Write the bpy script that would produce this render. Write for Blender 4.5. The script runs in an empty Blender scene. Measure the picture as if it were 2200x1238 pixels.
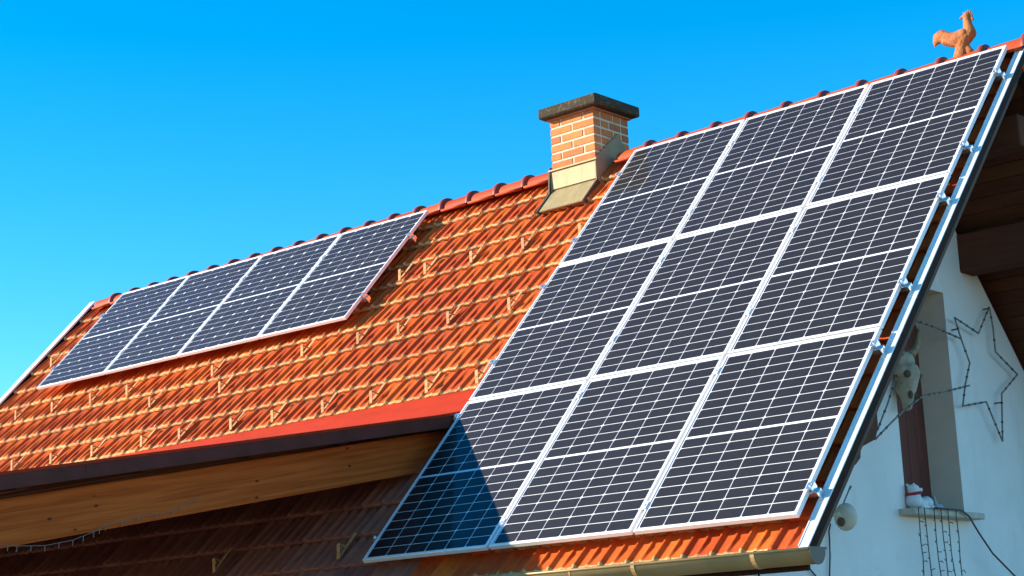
import bpy, bmesh, math, random
from mathutils import Vector, Matrix
random.seed(7)
R = math.radians
scene = bpy.context.scene
col = scene.collection

# ------------------------------------------------------------------ camera, sky, sun, exposure
ZS = 6.23                                   # height of the roof datum above the ground
PITCH = R(46.71)
CP, SP = math.cos(PITCH), math.sin(PITCH)
cam_d = bpy.data.cameras.new('camera')
cam = bpy.data.objects.new('camera', cam_d); col.objects.link(cam)
cx = Vector((0.747766, 0.662586, -0.042733)); cy = Vector((0.174115, -0.133577, 0.975623)); cz = Vector((0.640726, -0.736978, -0.215251))
CAM = Vector((9.189006, -12.367385, -4.629170 + ZS))
M = Matrix((cx, cy, cz)).transposed().to_4x4(); M.translation = CAM
cam.matrix_world = M
cam_d.sensor_width = 36.0
cam_d.lens = 3751.2346 / 2200.0 * 36.0
cam_d.clip_start = 0.1; cam_d.clip_end = 3000
scene.camera = cam

SUN = Vector((-0.6975, -0.6205, 0.3585)).normalized()      # towards the sun
sun_el = math.asin(SUN.z); sun_az = math.atan2(SUN.x, SUN.y)
world = bpy.data.worlds.new('World'); scene.world = world; world.use_nodes = True
wn = world.node_tree.nodes; wl = world.node_tree.links
for n in list(wn): wn.remove(n)
w_out = wn.new('ShaderNodeOutputWorld'); w_bg = wn.new('ShaderNodeBackground'); w_sky = wn.new('ShaderNodeTexSky')
w_sky.sky_type = 'NISHITA'; w_sky.sun_disc = False
w_sky.sun_elevation = sun_el; w_sky.sun_rotation = sun_az
w_sky.altitude = 1500; w_sky.air_density = 1.0; w_sky.dust_density = 0.0; w_sky.ozone_density = 2.5
w_hs = wn.new('ShaderNodeHueSaturation'); w_hs.inputs['Saturation'].default_value = 1.44; w_hs.inputs['Hue'].default_value = 0.490
wl.new(w_sky.outputs[0], w_hs.inputs['Color']); wl.new(w_hs.outputs[0], w_bg.inputs['Color'])
w_bg.inputs['Strength'].default_value = 0.15
wl.new(w_bg.outputs[0], w_out.inputs['Surface'])
sun_d = bpy.data.lights.new('sun', 'SUN'); sun_d.energy = 4.5; sun_d.angle = R(0.5); sun_d.color = (1.0, 0.88, 0.70)
sun_o = bpy.data.objects.new('sun', sun_d); col.objects.link(sun_o)
sun_o.rotation_euler = SUN.to_track_quat('Z', 'Y').to_euler(); sun_o.location = SUN * 60
scene.view_settings.view_transform = 'Standard'; scene.view_settings.look = 'None'
scene.view_settings.exposure = 1.05; scene.view_settings.gamma = 1.0
scene.render.engine = 'CYCLES'

# ------------------------------------------------------------------ helpers
def F(u, v, h):
    """roof frame (along the ridge, down the slope, into the roof) to world"""
    return Vector((u, -v * CP + h * SP, -v * SP - h * CP + ZS))
def W(x, y, z): return Vector((x, y, z + ZS))
RX = Vector((1, 0, 0)); RY = Vector((0, CP, SP)); RZ = Vector((0, -SP, CP))
def frame(origin, x=RX, y=RY, z=RZ):
    m = Matrix((x, y, z)).transposed().to_4x4(); m.translation = origin; return m
def mesh_from(verts, faces, name='mesh', mats=None, idx=None, smooth=False):
    me = bpy.data.meshes.new(name); me.from_pydata([tuple(v) for v in verts], [], faces); me.update()
    for m in (mats or []): me.materials.append(m)
    if idx: me.polygons.foreach_set('material_index', idx)
    if smooth: me.polygons.foreach_set('use_smooth', [True] * len(me.polygons))
    return me
def link(name, me, parent=None, mat=None):
    o = bpy.data.objects.new(name, me); col.objects.link(o)
    if mat is not None: o.matrix_world = mat
    if parent is not None:
        o.parent = parent                     # parents sit at identity or are given explicit inverse
        o.matrix_parent_inverse = parent_world(parent).inverted()
    return o
WM = {}
def parent_world(o): return WM.get(o.name, Matrix.Identity(4))
def empty(name, label, cat, mat=None, group=None):
    o = bpy.data.objects.new(name, None); col.objects.link(o)
    m = mat if mat is not None else Matrix.Identity(4)
    o.matrix_world = m; WM[o.name] = m
    o.empty_display_size = 0.2
    o['label'] = label; o['category'] = cat
    if group: o['group'] = group
    return o
def tag(o, label, cat, group=None):
    o['label'] = label; o['category'] = cat
    if group: o['group'] = group
    return o
class MB:
    """collects boxes, prisms and tubes into one mesh"""
    def __init__(s): s.v = []; s.f = []; s.i = []
    def add(s, verts, faces, mi=0):
        b = len(s.v); s.v += [Vector(v) for v in verts]; s.f += [tuple(b + k for k in f) for f in faces]; s.i += [mi] * len(faces)
    def hexa(s, c, mi=0):      # 8 corners, bottom ring then top ring
        s.add(c, [(3, 2, 1, 0), (4, 5, 6, 7), (0, 1, 5, 4), (1, 2, 6, 5), (2, 3, 7, 6), (3, 0, 4, 7)], mi)
    def box(s, x0, x1, y0, y1, z0, z1, mi=0, fn=None):
        c = [(x0, y0, z0), (x1, y0, z0), (x1, y1, z0), (x0, y1, z0), (x0, y0, z1), (x1, y0, z1), (x1, y1, z1), (x0, y1, z1)]
        s.hexa([fn(*p) for p in c] if fn else c, mi)
    def prism(s, poly, off, mi=0):
        n = len(poly); p = [Vector(q) for q in poly]; o = Vector(off)
        s.add(p + [q + o for q in p], [tuple(range(n))[::-1], tuple(range(n, 2 * n))] + [(k, (k + 1) % n, n + (k + 1) % n, n + k) for k in range(n)], mi)
    def tube(s, pts, r, n=6, mi=0, r1=None):
        pts = [Vector(p) for p in pts]; rings = []; L = len(pts)
        up = Vector((0.13, 0.21, 0.97))
        for k, p in enumerate(pts):
            t = (pts[min(k + 1, L - 1)] - pts[max(k - 1, 0)]).normalized()
            a = t.cross(up)
            if a.length < 1e-3: a = t.cross(Vector((1, 0, 0)))
            a.normalize(); b = t.cross(a)
            rr = r if r1 is None else r + (r1 - r) * k / (L - 1)
            rings.append([p + (a * math.cos(2 * math.pi * j / n) + b * math.sin(2 * math.pi * j / n)) * rr for j in range(n)])
        vs = [q for rg in rings for q in rg]
        fs = [(k * n + j, k * n + (j + 1) % n, (k + 1) * n + (j + 1) % n, (k + 1) * n + j) for k in range(L - 1) for j in range(n)]
        fs += [tuple(range(n))[::-1], tuple((L - 1) * n + j for j in range(n))]
        s.add(vs, fs, mi)
    def mesh(s, name, mats, smooth=False, bevel=0):
        me = mesh_from(s.v, s.f, name, mats if isinstance(mats, (list, tuple)) else [mats], s.i, smooth)
        bm = bmesh.new(); bm.from_mesh(me); bmesh.ops.recalc_face_normals(bm, faces=bm.faces)
        if bevel:
            bmesh.ops.bevel(bm, geom=list(bm.edges), offset=bevel, segments=1, affect='EDGES', clamp_overlap=True)
        bm.to_mesh(me); bm.free(); return me
    def build(s, name, mats, parent=None, smooth=False, bevel=0, mat=None):
        return link(name, s.mesh(name, mats, smooth, bevel), parent, mat)
def blob(name, prims, mat, voxel, parent=None, smooth_it=3):
    """tapered capsules and ellipsoids fused into one continuous surface"""
    bm = bmesh.new()
    for pr in prims:
        if pr[0] == 'c':
            _, a, b, ra, rb = pr; a = Vector(a); b = Vector(b); n = 7
            for k in range(n + 1):
                t = k / n
                bmesh.ops.create_icosphere(bm, subdivisions=2, radius=ra + (rb - ra) * t, matrix=Matrix.Translation(a.lerp(b, t)))
        else:
            _, c, r = pr[:3]
            m = Matrix.Translation(Vector(c)) @ (pr[3].to_4x4() if len(pr) > 3 else Matrix.Identity(4)) @ Matrix.Diagonal((r[0], r[1], r[2], 1))
            bmesh.ops.create_icosphere(bm, subdivisions=3, radius=1.0, matrix=m)
    me = bpy.data.meshes.new(name); bm.to_mesh(me); bm.free()
    t = bpy.data.objects.new('tmp_blob', me); col.objects.link(t)
    md = t.modifiers.new('r', 'REMESH'); md.mode = 'VOXEL'; md.voxel_size = voxel; md.use_smooth_shade = True
    if smooth_it:
        ms = t.modifiers.new('s', 'SMOOTH'); ms.iterations = smooth_it; ms.factor = 0.5
    dg = bpy.context.evaluated_depsgraph_get()
    m2 = bpy.data.meshes.new_from_object(t.evaluated_get(dg)); m2.name = name
    bpy.data.objects.remove(t); bpy.data.meshes.remove(me)
    m2.materials.clear(); m2.materials.append(mat)
    m2.polygons.foreach_set('use_smooth', [True] * len(m2.polygons))
    return link(name, m2, parent)

# ------------------------------------------------------------------ materials
def mat(name, base, rough=0.6, metal=0.0, noise=None, bump=None, spec=None, coat=0.0, island=0.0):
    """noise = (scale, other colour, lo, hi[, stretch]); bump = (scale, strength, distance); island = per piece brightness spread"""
    m = bpy.data.materials.new(name); m.use_nodes = True
    nt = m.node_tree; n = nt.nodes; l = nt.links; b = n['Principled BSDF']
    b.inputs['Roughness'].default_value = rough; b.inputs['Metallic'].default_value = metal
    if spec is not None: b.inputs['Specular IOR Level'].default_value = spec
    if coat: b.inputs['Coat Weight'].default_value = coat; b.inputs['Coat Roughness'].default_value = 0.15
    tc = n.new('ShaderNodeTexCoord')
    c = n.new('ShaderNodeRGB'); c.outputs[0].default_value = (*base, 1); out = c.outputs[0]
    for nz in (noise if isinstance(noise, list) else [noise] if noise else []):
        mp = n.new('ShaderNodeMapping'); mp.inputs['Scale'].default_value = nz[4] if len(nz) > 4 else (1, 1, 1)
        l.new(tc.outputs['Object'], mp.inputs[0])
        t = n.new('ShaderNodeTexNoise'); t.inputs['Scale'].default_value = nz[0]; t.inputs['Detail'].default_value = 6; t.inputs['Roughness'].default_value = 0.65
        l.new(mp.outputs[0], t.inputs['Vector'])
        if len(nz) > 5:       # shift the pattern from piece to piece
            oi = n.new('ShaderNodeObjectInfo'); t.noise_dimensions = '4D'
            mm = n.new('ShaderNodeMath'); mm.operation = 'MULTIPLY'; mm.inputs[1].default_value = 40; l.new(oi.outputs['Random'], mm.inputs[0]); l.new(mm.outputs[0], t.inputs['W'])
        r = n.new('ShaderNodeMapRange'); r.inputs['From Min'].default_value = nz[2]; r.inputs['From Max'].default_value = nz[3]; l.new(t.outputs['Fac'], r.inputs['Value'])
        mx = n.new('ShaderNodeMix'); mx.data_type = 'RGBA'; l.new(r.outputs[0], mx.inputs['Factor']); l.new(out, mx.inputs['A']); mx.inputs['B'].default_value = (*nz[1], 1)
        out = mx.outputs['Result']
    if island:
        oi = n.new('ShaderNodeObjectInfo'); g = n.new('ShaderNodeNewGeometry')
        a = n.new('ShaderNodeMath'); a.operation = 'ADD'; l.new(oi.outputs['Random'], a.inputs[0]); l.new(g.outputs['Random Per Island'], a.inputs[1])
        fr = n.new('ShaderNodeMath'); fr.operation = 'FRACT'; l.new(a.outputs[0], fr.inputs[0])
        mr = n.new('ShaderNodeMapRange'); mr.inputs['To Min'].default_value = 1 - island; mr.inputs['To Max'].default_value = 1 + island; l.new(fr.outputs[0], mr.inputs['Value'])
        hs = n.new('ShaderNodeHueSaturation'); l.new(out, hs.inputs['Color']); l.new(mr.outputs[0], hs.inputs['Value'])
        m2 = n.new('ShaderNodeMapRange'); m2.inputs['To Min'].default_value = 0.5 - island * 0.035; m2.inputs['To Max'].default_value = 0.5 + island * 0.035; l.new(fr.outputs[0], m2.inputs['Value']); l.new(m2.outputs[0], hs.inputs['Hue'])
        out = hs.outputs[0]
    l.new(out, b.inputs['Base Color'])
    if bump:
        t = n.new('ShaderNodeTexNoise'); t.inputs['Scale'].default_value = bump[0]; t.inputs['Detail'].default_value = 5; l.new(tc.outputs['Object'], t.inputs['Vector'])
        bp = n.new('ShaderNodeBump'); bp.inputs['Strength'].default_value = bump[1]; bp.inputs['Distance'].default_value = bump[2]
        l.new(t.outputs['Fac'], bp.inputs['Height']); l.new(bp.outputs[0], b.inputs['Normal'])
    return m
TILE = (0.61, 0.094, 0.012)
m_tile = mat('terracotta', TILE, 0.75, spec=0.25, noise=[(9, (0.46, 0.066, 0.010), 0.45, 0.72, (1, 1, 1), 1), (14, (0.52, 0.15, 0.03), 0.55, 0.8, (1, 0.25, 1), 1), (60, (0.55, 0.38, 0.20), 0.69, 0.78, (1, 1, 1), 1)], bump=(60, 0.45, 0.006), island=0.14)
m_lip = mat('weathered_sunlit_tile_edge', (0.56, 0.28, 0.095), 0.85, spec=0.2, noise=[(28, (0.56, 0.38, 0.18), 0.4, 0.62, (1, 1, 1), 1), (60, (0.16, 0.07, 0.03), 0.52, 0.64, (1, 1, 1), 1)], bump=(90, 0.4, 0.004), island=0.18)  # weathered, lichened edge; part of its cream is sunlight painted in
m_tile_shade = mat('shade_toned_tile', (0.30, 0.115, 0.085), 0.9, spec=0.05, noise=[(7, (0.22, 0.085, 0.065), 0.4, 0.7, (1, 1, 1), 1), (40, (0.26, 0.17, 0.13), 0.66, 0.78, (1, 1, 1), 1)], bump=(60, 0.3, 0.004), island=0.18)  # same terracotta, darkened and greyed to paint in the shade under the canopy
m_ridge = mat('ridge_terracotta', (0.44, 0.062, 0.010), 0.6, spec=0.25, noise=[(14, (0.33, 0.045, 0.010), 0.45, 0.7, (1, 1, 1), 1)], bump=(60, 0.2, 0.003), island=0.10)
m_collar = mat('ridge_collar', (0.26, 0.035, 0.016), 0.5, bump=(60, 0.2, 0.003))
m_alu = mat('aluminium', (0.88, 0.87, 0.86), 0.45, 0.3)
m_bright = mat('bright_steel', (0.90, 0.89, 0.88), 0.22, 0.9)
m_zinc = mat('verge_metal', (0.86, 0.84, 0.82), 0.45, 0.25, noise=(4, (0.68, 0.66, 0.63), 0.45, 0.7))
m_back = mat('white_backsheet', (0.80, 0.79, 0.80), 0.5)
m_cell = mat('silicon_cell', (0.0070, 0.0056, 0.0064), 0.45, noise=(30, (0.0125, 0.0105, 0.012), 0.4, 0.7, (1, 1, 1), 1), island=0.18)
m_brick = mat('chimney_brick', (0.52, 0.175, 0.045), 0.85, noise=(22, (0.40, 0.12, 0.035), 0.42, 0.7, (1, 1, 1), 1), bump=(80, 0.4, 0.004), island=0.15)
m_mortar = mat('mortar', (0.62, 0.51, 0.38), 0.9, noise=[(9, (0.40, 0.31, 0.22), 0.5, 0.72)], bump=(90, 0.3, 0.003))
m_cap = mat('cap_concrete', (0.060, 0.050, 0.034), 0.95, spec=0.1, noise=[(26, (0.135, 0.11, 0.07), 0.5, 0.68), (60, (0.05, 0.045, 0.035), 0.55, 0.7)], bump=(50, 0.6, 0.008))
m_lead = mat('chimney_flashing', (0.37, 0.28, 0.13), 0.6, 0.1, noise=[(7, (0.30, 0.225, 0.105), 0.4, 0.7), (4, (0.24, 0.18, 0.09), 0.55, 0.8, (3, 1, 0.3))], bump=(10, 0.25, 0.01))
m_leaddark = mat('flashing_edge', (0.06, 0.045, 0.03), 0.7)
m_red = mat('red_sheet', (0.42, 0.030, 0.006), 0.6, spec=0.15, noise=[(3, (0.33, 0.024, 0.006), 0.4, 0.7, (1, 4, 4)), (60, (0.30, 0.03, 0.012), 0.70, 0.76)])
m_wine = mat('wine_fascia', (0.135, 0.036, 0.030), 0.65, spec=0.12, noise=[(5, (0.085, 0.028, 0.018), 0.4, 0.7), (3, (0.13, 0.05, 0.035), 0.55, 0.8, (1, 0.5, 8))])
m_brown = mat('brown_barge', (0.034, 0.014, 0.009), 0.75, spec=0.1, noise=(20, (0.05, 0.02, 0.012), 0.4, 0.7, (1, 0.1, 1)))
m_soffit = mat('soffit_wood', (0.130, 0.042, 0.020), 0.75, spec=0.1, noise=(18, (0.095, 0.036, 0.02), 0.4, 0.7, (0.12, 1, 1)), island=0.15)
m_purlin = mat('purlin_wood', (0.150, 0.05, 0.026), 0.75, spec=0.1, noise=(16, (0.10, 0.04, 0.025), 0.4, 0.7, (0.1, 1, 1)))
m_stucco = mat('white_stucco', (0.93, 0.86, 0.80), 0.9, spec=0.1, noise=[(1.2, (0.84, 0.78, 0.73), 0.4, 0.7), (7, (0.70, 0.67, 0.63), 0.62, 0.8), (2.2, (0.80, 0.74, 0.69), 0.5, 0.8, (1, 1.6, 0.5))], bump=(140, 0.35, 0.006))
m_tan = mat('tan_reveal', (0.88, 0.76, 0.62), 0.9, spec=0.1, noise=(3, (0.78, 0.67, 0.54), 0.4, 0.7), bump=(120, 0.25, 0.004))
m_shutter = mat('brown_shutter', (0.20, 0.062, 0.045), 0.7, spec=0.15, noise=(20, (0.13, 0.045, 0.034), 0.4, 0.7, (1, 1, 0.08)))
m_sill = mat('sill_stone', (0.58, 0.50, 0.38), 0.6, noise=(14, (0.42, 0.36, 0.27), 0.4, 0.65))
m_gutter = mat('brown_gutter', (0.42, 0.27, 0.115), 0.42, 0.15, noise=(5, (0.35, 0.22, 0.09), 0.4, 0.7))
m_gutshade = mat('gutter_end', (0.085, 0.06, 0.045), 0.5, 0.2)  # gutter metal with the shade on its end face put into the colour
m_hook = mat('snow_hook_metal', (0.52, 0.30, 0.13), 0.7, 0.0, spec=0.2, noise=(30, (0.32, 0.13, 0.05), 0.45, 0.7, (1, 1, 1), 1), island=0.15)
m_rooster = mat('rooster_clay', (0.47, 0.155, 0.040), 0.8, noise=[(16, (0.33, 0.085, 0.022), 0.4, 0.65), (40, (0.62, 0.42, 0.22), 0.62, 0.74)], bump=(45, 0.6, 0.012))
m_bone = mat('old_bone', (0.46, 0.39, 0.28), 0.8, noise=[(9, (0.34, 0.25, 0.14), 0.42, 0.68)], bump=(30, 0.3, 0.006))
m_socket = mat('bone_hollow', (0.12, 0.085, 0.05), 0.9)
m_horn = mat('horn', (0.26, 0.15, 0.075), 0.5, noise=(12, (0.40, 0.28, 0.16), 0.4, 0.65))
m_wire = mat('dark_cable', (0.035, 0.035, 0.03), 0.6)
m_greywire = mat('grey_light_tube', (0.24, 0.21, 0.18), 0.6)
m_bulb = mat('clear_bulb', (0.75, 0.75, 0.72), 0.3)
m_redcable = mat('brown_cable', (0.10, 0.035, 0.03), 0.5)
m_bear = mat('white_figurine', (0.72, 0.73, 0.74), 0.5)
m_collar_red = mat('red_scarf', (0.42, 0.015, 0.02), 0.7)
m_black = mat('black_paint', (0.015, 0.015, 0.015), 0.5)
m_dish = mat('cream_plastic', (0.66, 0.60, 0.46), 0.5, noise=(12, (0.56, 0.50, 0.36), 0.4, 0.7))
m_ground = mat('yard', (0.21, 0.165, 0.10), 0.95, noise=(0.4, (0.12, 0.11, 0.06), 0.35, 0.7))
m_deck = mat('roof_deck', (0.12, 0.06, 0.035), 0.8)
# glulam beam: stretched grain, glue lines and round knots
def wood_beam():
    m = bpy.data.materials.new('glulam'); m.use_nodes = True; n = m.node_tree.nodes; l = m.node_tree.links; b = n['Principled BSDF']; b.inputs['Roughness'].default_value = 0.75; b.inputs['Specular IOR Level'].default_value = 0.08
    tc = n.new('ShaderNodeTexCoord'); mp = n.new('ShaderNodeMapping'); mp.inputs['Scale'].default_value = (0.5, 6, 14); l.new(tc.outputs['Object'], mp.inputs[0])
    t = n.new('ShaderNodeTexNoise'); t.inputs['Scale'].default_value = 3; t.inputs['Detail'].default_value = 8; t.inputs['Distortion'].default_value = 0.5; l.new(mp.outputs[0], t.inputs['Vector'])
    cr = n.new('ShaderNodeValToRGB'); e = cr.color_ramp.elements; e[0].position = 0.3; e[0].color = (0.38, 0.072, 0.013, 1); e[1].position = 0.7; e[1].color = (0.63, 0.142, 0.028, 1); l.new(t.outputs['Fac'], cr.inputs[0])
    m2 = n.new('ShaderNodeMapping'); m2.inputs['Scale'].default_value = (6.5, 0.0, 13.0); l.new(tc.outputs['Object'], m2.inputs[0])
    v = n.new('ShaderNodeTexVoronoi'); v.inputs['Scale'].default_value = 1.0; v.inputs['Randomness'].default_value = 1.0; l.new(m2.outputs[0], v.inputs['Vector'])
    r = n.new('ShaderNodeMapRange'); r.inputs['From Min'].default_value = 0.06; r.inputs['From Max'].default_value = 0.16; r.inputs['To Min'].default_value = 1; r.inputs['To Max'].default_value = 0; l.new(v.outputs['Distance'], r.inputs['Value'])
    s = n.new('ShaderNodeSeparateColor'); l.new(v.outputs['Color'], s.inputs[0])
    gt = n.new('ShaderNodeMath'); gt.operation = 'GREATER_THAN'; gt.inputs[1].default_value = 0.45; l.new(s.outputs[0], gt.inputs[0])
    mu = n.new('ShaderNodeMath'); mu.operation = 'MULTIPLY'; l.new(r.outputs[0], mu.inputs[0]); l.new(gt.outputs[0], mu.inputs[1])
    mx = n.new('ShaderNodeMix'); mx.data_type = 'RGBA'; l.new(mu.outputs[0], mx.inputs['Factor']); l.new(cr.outputs[0], mx.inputs['A']); mx.inputs['B'].default_value = (0.075, 0.026, 0.014, 1)
    l.new(mx.outputs['Result'], b.inputs['Base Color']); return m
m_beam = wood_beam()
# module glass: clear sheet that mirrors the sky by its Fresnel term
def glass_mat():
    m = bpy.data.materials.new('module_glass'); m.use_nodes = True; n = m.node_tree.nodes; l = m.node_tree.links
    for x in list(n): n.remove(x)
    o = n.new('ShaderNodeOutputMaterial'); mx = n.new('ShaderNodeMixShader'); t = n.new('ShaderNodeBsdfTransparent'); g = n.new('ShaderNodeBsdfGlossy'); fr = n.new('ShaderNodeFresnel')
    fr.inputs['IOR'].default_value = 1.19; g.inputs['Roughness'].default_value = 0.04; g.inputs['Color'].default_value = (0.70, 0.76, 1.0, 1)
    l.new(fr.outputs[0], mx.inputs[0]); l.new(t.outputs[0], mx.inputs[1]); l.new(g.outputs[0], mx.inputs[2]); l.new(mx.outputs[0], o.inputs[0]); return m
m_glass = glass_mat()
def dusty(m):
    n = m.node_tree.nodes; l = m.node_tree.links; o = n['Material Output']; prev = o.inputs[0].links[0].from_socket
    tc = n.new('ShaderNodeTexCoord'); mp = n.new('ShaderNodeMapping'); mp.inputs['Scale'].default_value = (3, 0.7, 1); l.new(tc.outputs['Object'], mp.inputs[0])
    oi = n.new('ShaderNodeObjectInfo'); mm = n.new('ShaderNodeMath'); mm.operation = 'MULTIPLY'; mm.inputs[1].default_value = 50; l.new(oi.outputs['Random'], mm.inputs[0])
    t = n.new('ShaderNodeTexNoise'); t.noise_dimensions = '4D'; t.inputs['Scale'].default_value = 2.2; t.inputs['Detail'].default_value = 7; t.inputs['Roughness'].default_value = 0.7
    l.new(mp.outputs[0], t.inputs['Vector']); l.new(mm.outputs[0], t.inputs['W'])
    r = n.new('ShaderNodeMapRange'); r.inputs['From Min'].default_value = 0.35; r.inputs['From Max'].default_value = 0.75; r.inputs['To Min'].default_value = 0.002; r.inputs['To Max'].default_value = 0.013; l.new(t.outputs['Fac'], r.inputs['Value'])
    d = n.new('ShaderNodeBsdfDiffuse'); d.inputs['Color'].default_value = (0.55, 0.50, 0.45, 1)
    mx = n.new('ShaderNodeMixShader'); l.new(r.outputs[0], mx.inputs[0]); l.new(prev, mx.inputs[1]); l.new(d.outputs[0], mx.inputs[2]); l.new(mx.outputs[0], o.inputs[0])
dusty(m_glass)
def busbars(m):
    n = m.node_tree.nodes; l = m.node_tree.links; b = n['Principled BSDF']; src = b.inputs['Base Color'].links[0].from_socket
    tc = n.new('ShaderNodeTexCoord'); w = n.new('ShaderNodeTexWave'); w.wave_type = 'BANDS'; w.bands_direction = 'X'; w.inputs['Scale'].default_value = 17.0; l.new(tc.outputs['Object'], w.inputs['Vector'])
    r = n.new('ShaderNodeMapRange'); r.inputs['From Min'].default_value = 0.93; r.inputs['From Max'].default_value = 1.0; r.inputs['To Max'].default_value = 0.16; l.new(w.outputs['Fac'], r.inputs['Value'])
    mx = n.new('ShaderNodeMix'); mx.data_type = 'RGBA'; l.new(r.outputs[0], mx.inputs['Factor']); l.new(src, mx.inputs['A']); mx.inputs['B'].default_value = (0.30, 0.28, 0.28, 1); l.new(mx.outputs['Result'], b.inputs['Base Color'])
busbars(m_cell)

# ------------------------------------------------------------------ ground
g = MB(); g.add([(-600, -600, 0), (600, -600, 0), (600, 600, 0), (-600, 600, 0)], [(0, 1, 2, 3)])
o = g.build('ground', m_ground); o['kind'] = 'structure'

# ------------------------------------------------------------------ house: walls, roof decks
U0, U1 = -8.60, 3.705            # tiled width of the roof
YR, ZR = 0.176, 0.012            # ridge line
XW = 2.68                        # gable wall plane
house = empty('house', 'white rendered house with orange tiled roof carrying the solar panels', 'house')
def back(p): return Vector((p.x, 2 * YR - p.y, p.z))
def roofz(y, h):                 # height of the roof plane at depth h
    v = (h * SP - y) / CP
    return F(0, v, h).z
# gable wall with the deep opening
yo0, yo1, zo0, zo1 = -0.457, 0.472, -3.545, -1.75
bm = bmesh.new()
def loop(pts):
    vs = [bm.verts.new(p) for p in pts]
    return [bm.edges.new((vs[k], vs[(k + 1) % len(vs)])) for k in range(len(vs))]
apex = ZR - 0.52
outer = [W(XW, -3.05, -6.23), W(XW, 3.4, -6.23), W(XW, 3.4, apex - (3.4 - YR) * 1.0617), W(XW, YR, apex), W(XW, -3.05, apex - (YR + 3.05) * 1.0617)]
inner = [W(XW, yo0, zo0), W(XW, yo1, zo0), W(XW, yo1, zo1), W(XW, yo0, zo1)]
es = loop(outer) + loop(inner)
bmesh.ops.triangle_fill(bm, edges=es, use_beauty=True)
me = bpy.data.meshes.new('wall'); bm.to_mesh(me); bm.free(); me.materials.append(m_stucco)
wall = link('wall', me, house)
wb = MB()
wb.box(-8.0, XW - 0.003, -3.05, -2.85, 0, 2.55); wb.box(-8.0, XW - 0.003, 3.2, 3.4, 0, 2.2)
wb.add([W(-8.0, p[1], p[2] - ZS) for p in outer], [(0, 1, 2, 3, 4)])
wb.build('outer_wall', m_stucco, house)
rv = MB(); rv.box(XW - 0.283, XW - 0.002, yo1, yo1 + 0.04, zo0 + ZS, zo1 + ZS); rv.build('window_reveal', m_tan, house)
rv = MB(); rv.box(XW - 0.283, XW - 0.002, yo0 - 0.04, yo0, zo0 + ZS, zo1 + ZS); rv.build('window_reveal', m_tan, house)
rv = MB(); rv.box(XW - 0.283, XW - 0.002, yo0, yo1, zo1 + ZS, zo1 + 0.04 + ZS); rv.build('lintel', m_tan, house)
sh = MB(); sh.box(XW - 0.33, XW - 0.285, yo0 - 0.05, yo1 + 0.05, zo0 + ZS - 0.05, zo1 + ZS + 0.05); shutter = sh.build('shutter', m_shutter, house)
for k in range(6):
    y = yo0 + 0.01 + k * 0.155
    b = MB(); b.box(XW - 0.283, XW - 0.272, y, y + 0.150, zo0 + ZS + 0.02, zo1 + ZS - 0.02); b.build('shutter_board', m_shutter, shutter, bevel=0.003)
sl = MB(); sl.box(XW - 0.27, XW + 0.13, -0.58, 0.56, -3.60 + ZS, -3.552 + ZS); sl.build('window_sill', m_sill, house, bevel=0.006)

# roof decks
deck = MB(); deck.box(U0, U1 - 0.01, -5.36, 0.10, -0.26, -0.155, fn=lambda x, y, z: F(x, -y, -z))
roof = deck.build('roof', m_deck, house); roof['label'] = 'steep orange tiled roof'
bd = MB(); bd.hexa([back(F(x, v, h)) for h in (0.26, 0.125) for x, v in ((U0, 5.3), (U1, 5.3), (U1, -0.02), (U0, -0.02))]); bd.build('back_slope', m_tile, house)
# soffit boards under the back slope, seen below the gable overhang
SOF = 0.352 + 0.0
def bs(x, d, h):                 # back slope frame: d metres down from the ridge line
    return back(F(x, d, h))
d = 0.05
while d < 5.15:
    b = MB(); b.box(XW - 0.05, 3.72, d, d + 0.128, -(SOF + 0.02), -SOF, fn=lambda x, y, z: bs(x, y, -z)); b.build('soffit_board', m_soffit, house, bevel=0.004); d += 0.132
# front slope boards
b = MB(); b.box(XW - 0.05, 3.50, 0.0, 5.3, -0.32, -0.265, fn=lambda x, y, z: F(x, y, -z)); b.build('front_soffit', m_soffit, house)
# purlins that carry the overhang
def purlin(y0, y1, z0, z1, x1=3.66, name='purlin'):
    b = MB(); b.box(XW - 0.1, x1, y0, y1, z0 + ZS, z1 + ZS); return b.build(name, m_purlin, house, bevel=0.012)
purlin(0.815, 1.06, -1.53, -1.205)
purlin(0.08, 0.27, -0.80, -0.54)
# stepped end of the front purlin, peeping out below the barge board
cb = MB(); cb.prism([W(2.75, -1.87, -2.50), W(2.75, -1.88, -3.115), W(2.75, -1.93, -3.195), W(2.75, -2.05, -3.235), W(2.75, -2.13, -3.262), W(2.75, -2.15, -3.335), W(2.75, -2.22, -3.385), W(2.75, -2.30, -3.385), W(2.75, -2.30, -2.70)], (0.55, 0, 0)); cb.build('purlin_end', m_purlin, house)

# verge on the right: metal capping, brown barge boards
b = MB(); b.box(3.712, 3.773, -5.415, 0.16, -0.088, -0.080, fn=lambda x, y, z: F(x, -y, -z)); b.build('verge_capping', m_zinc, house)
b = MB(); b.box(3.706, 3.712, -5.40, 0.14, -0.16, -0.074, fn=lambda x, y, z: F(x, -y, -z)); b.build('verge_upstand', m_zinc, house)
b = MB(); b.box(3.73, 3.770, -5.43, 0.16, -0.150, -0.0885, fn=lambda x, y, z: F(x, -y, -z)); b.build('barge_board', m_brown, house)
b = MB(); b.box(3.70, 3.770, 0.02, 5.4, -0.40, -0.06, fn=lambda x, y, z: bs(x, y, -z)); b.build('barge_board', m_brown, house)
b = MB(); b.box(3.70, 3.773, 0.02, 5.4, -0.055, -0.045, fn=lambda x, y, z: bs(x, y, -z)); b.build('verge_capping', m_zinc, house)
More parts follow.
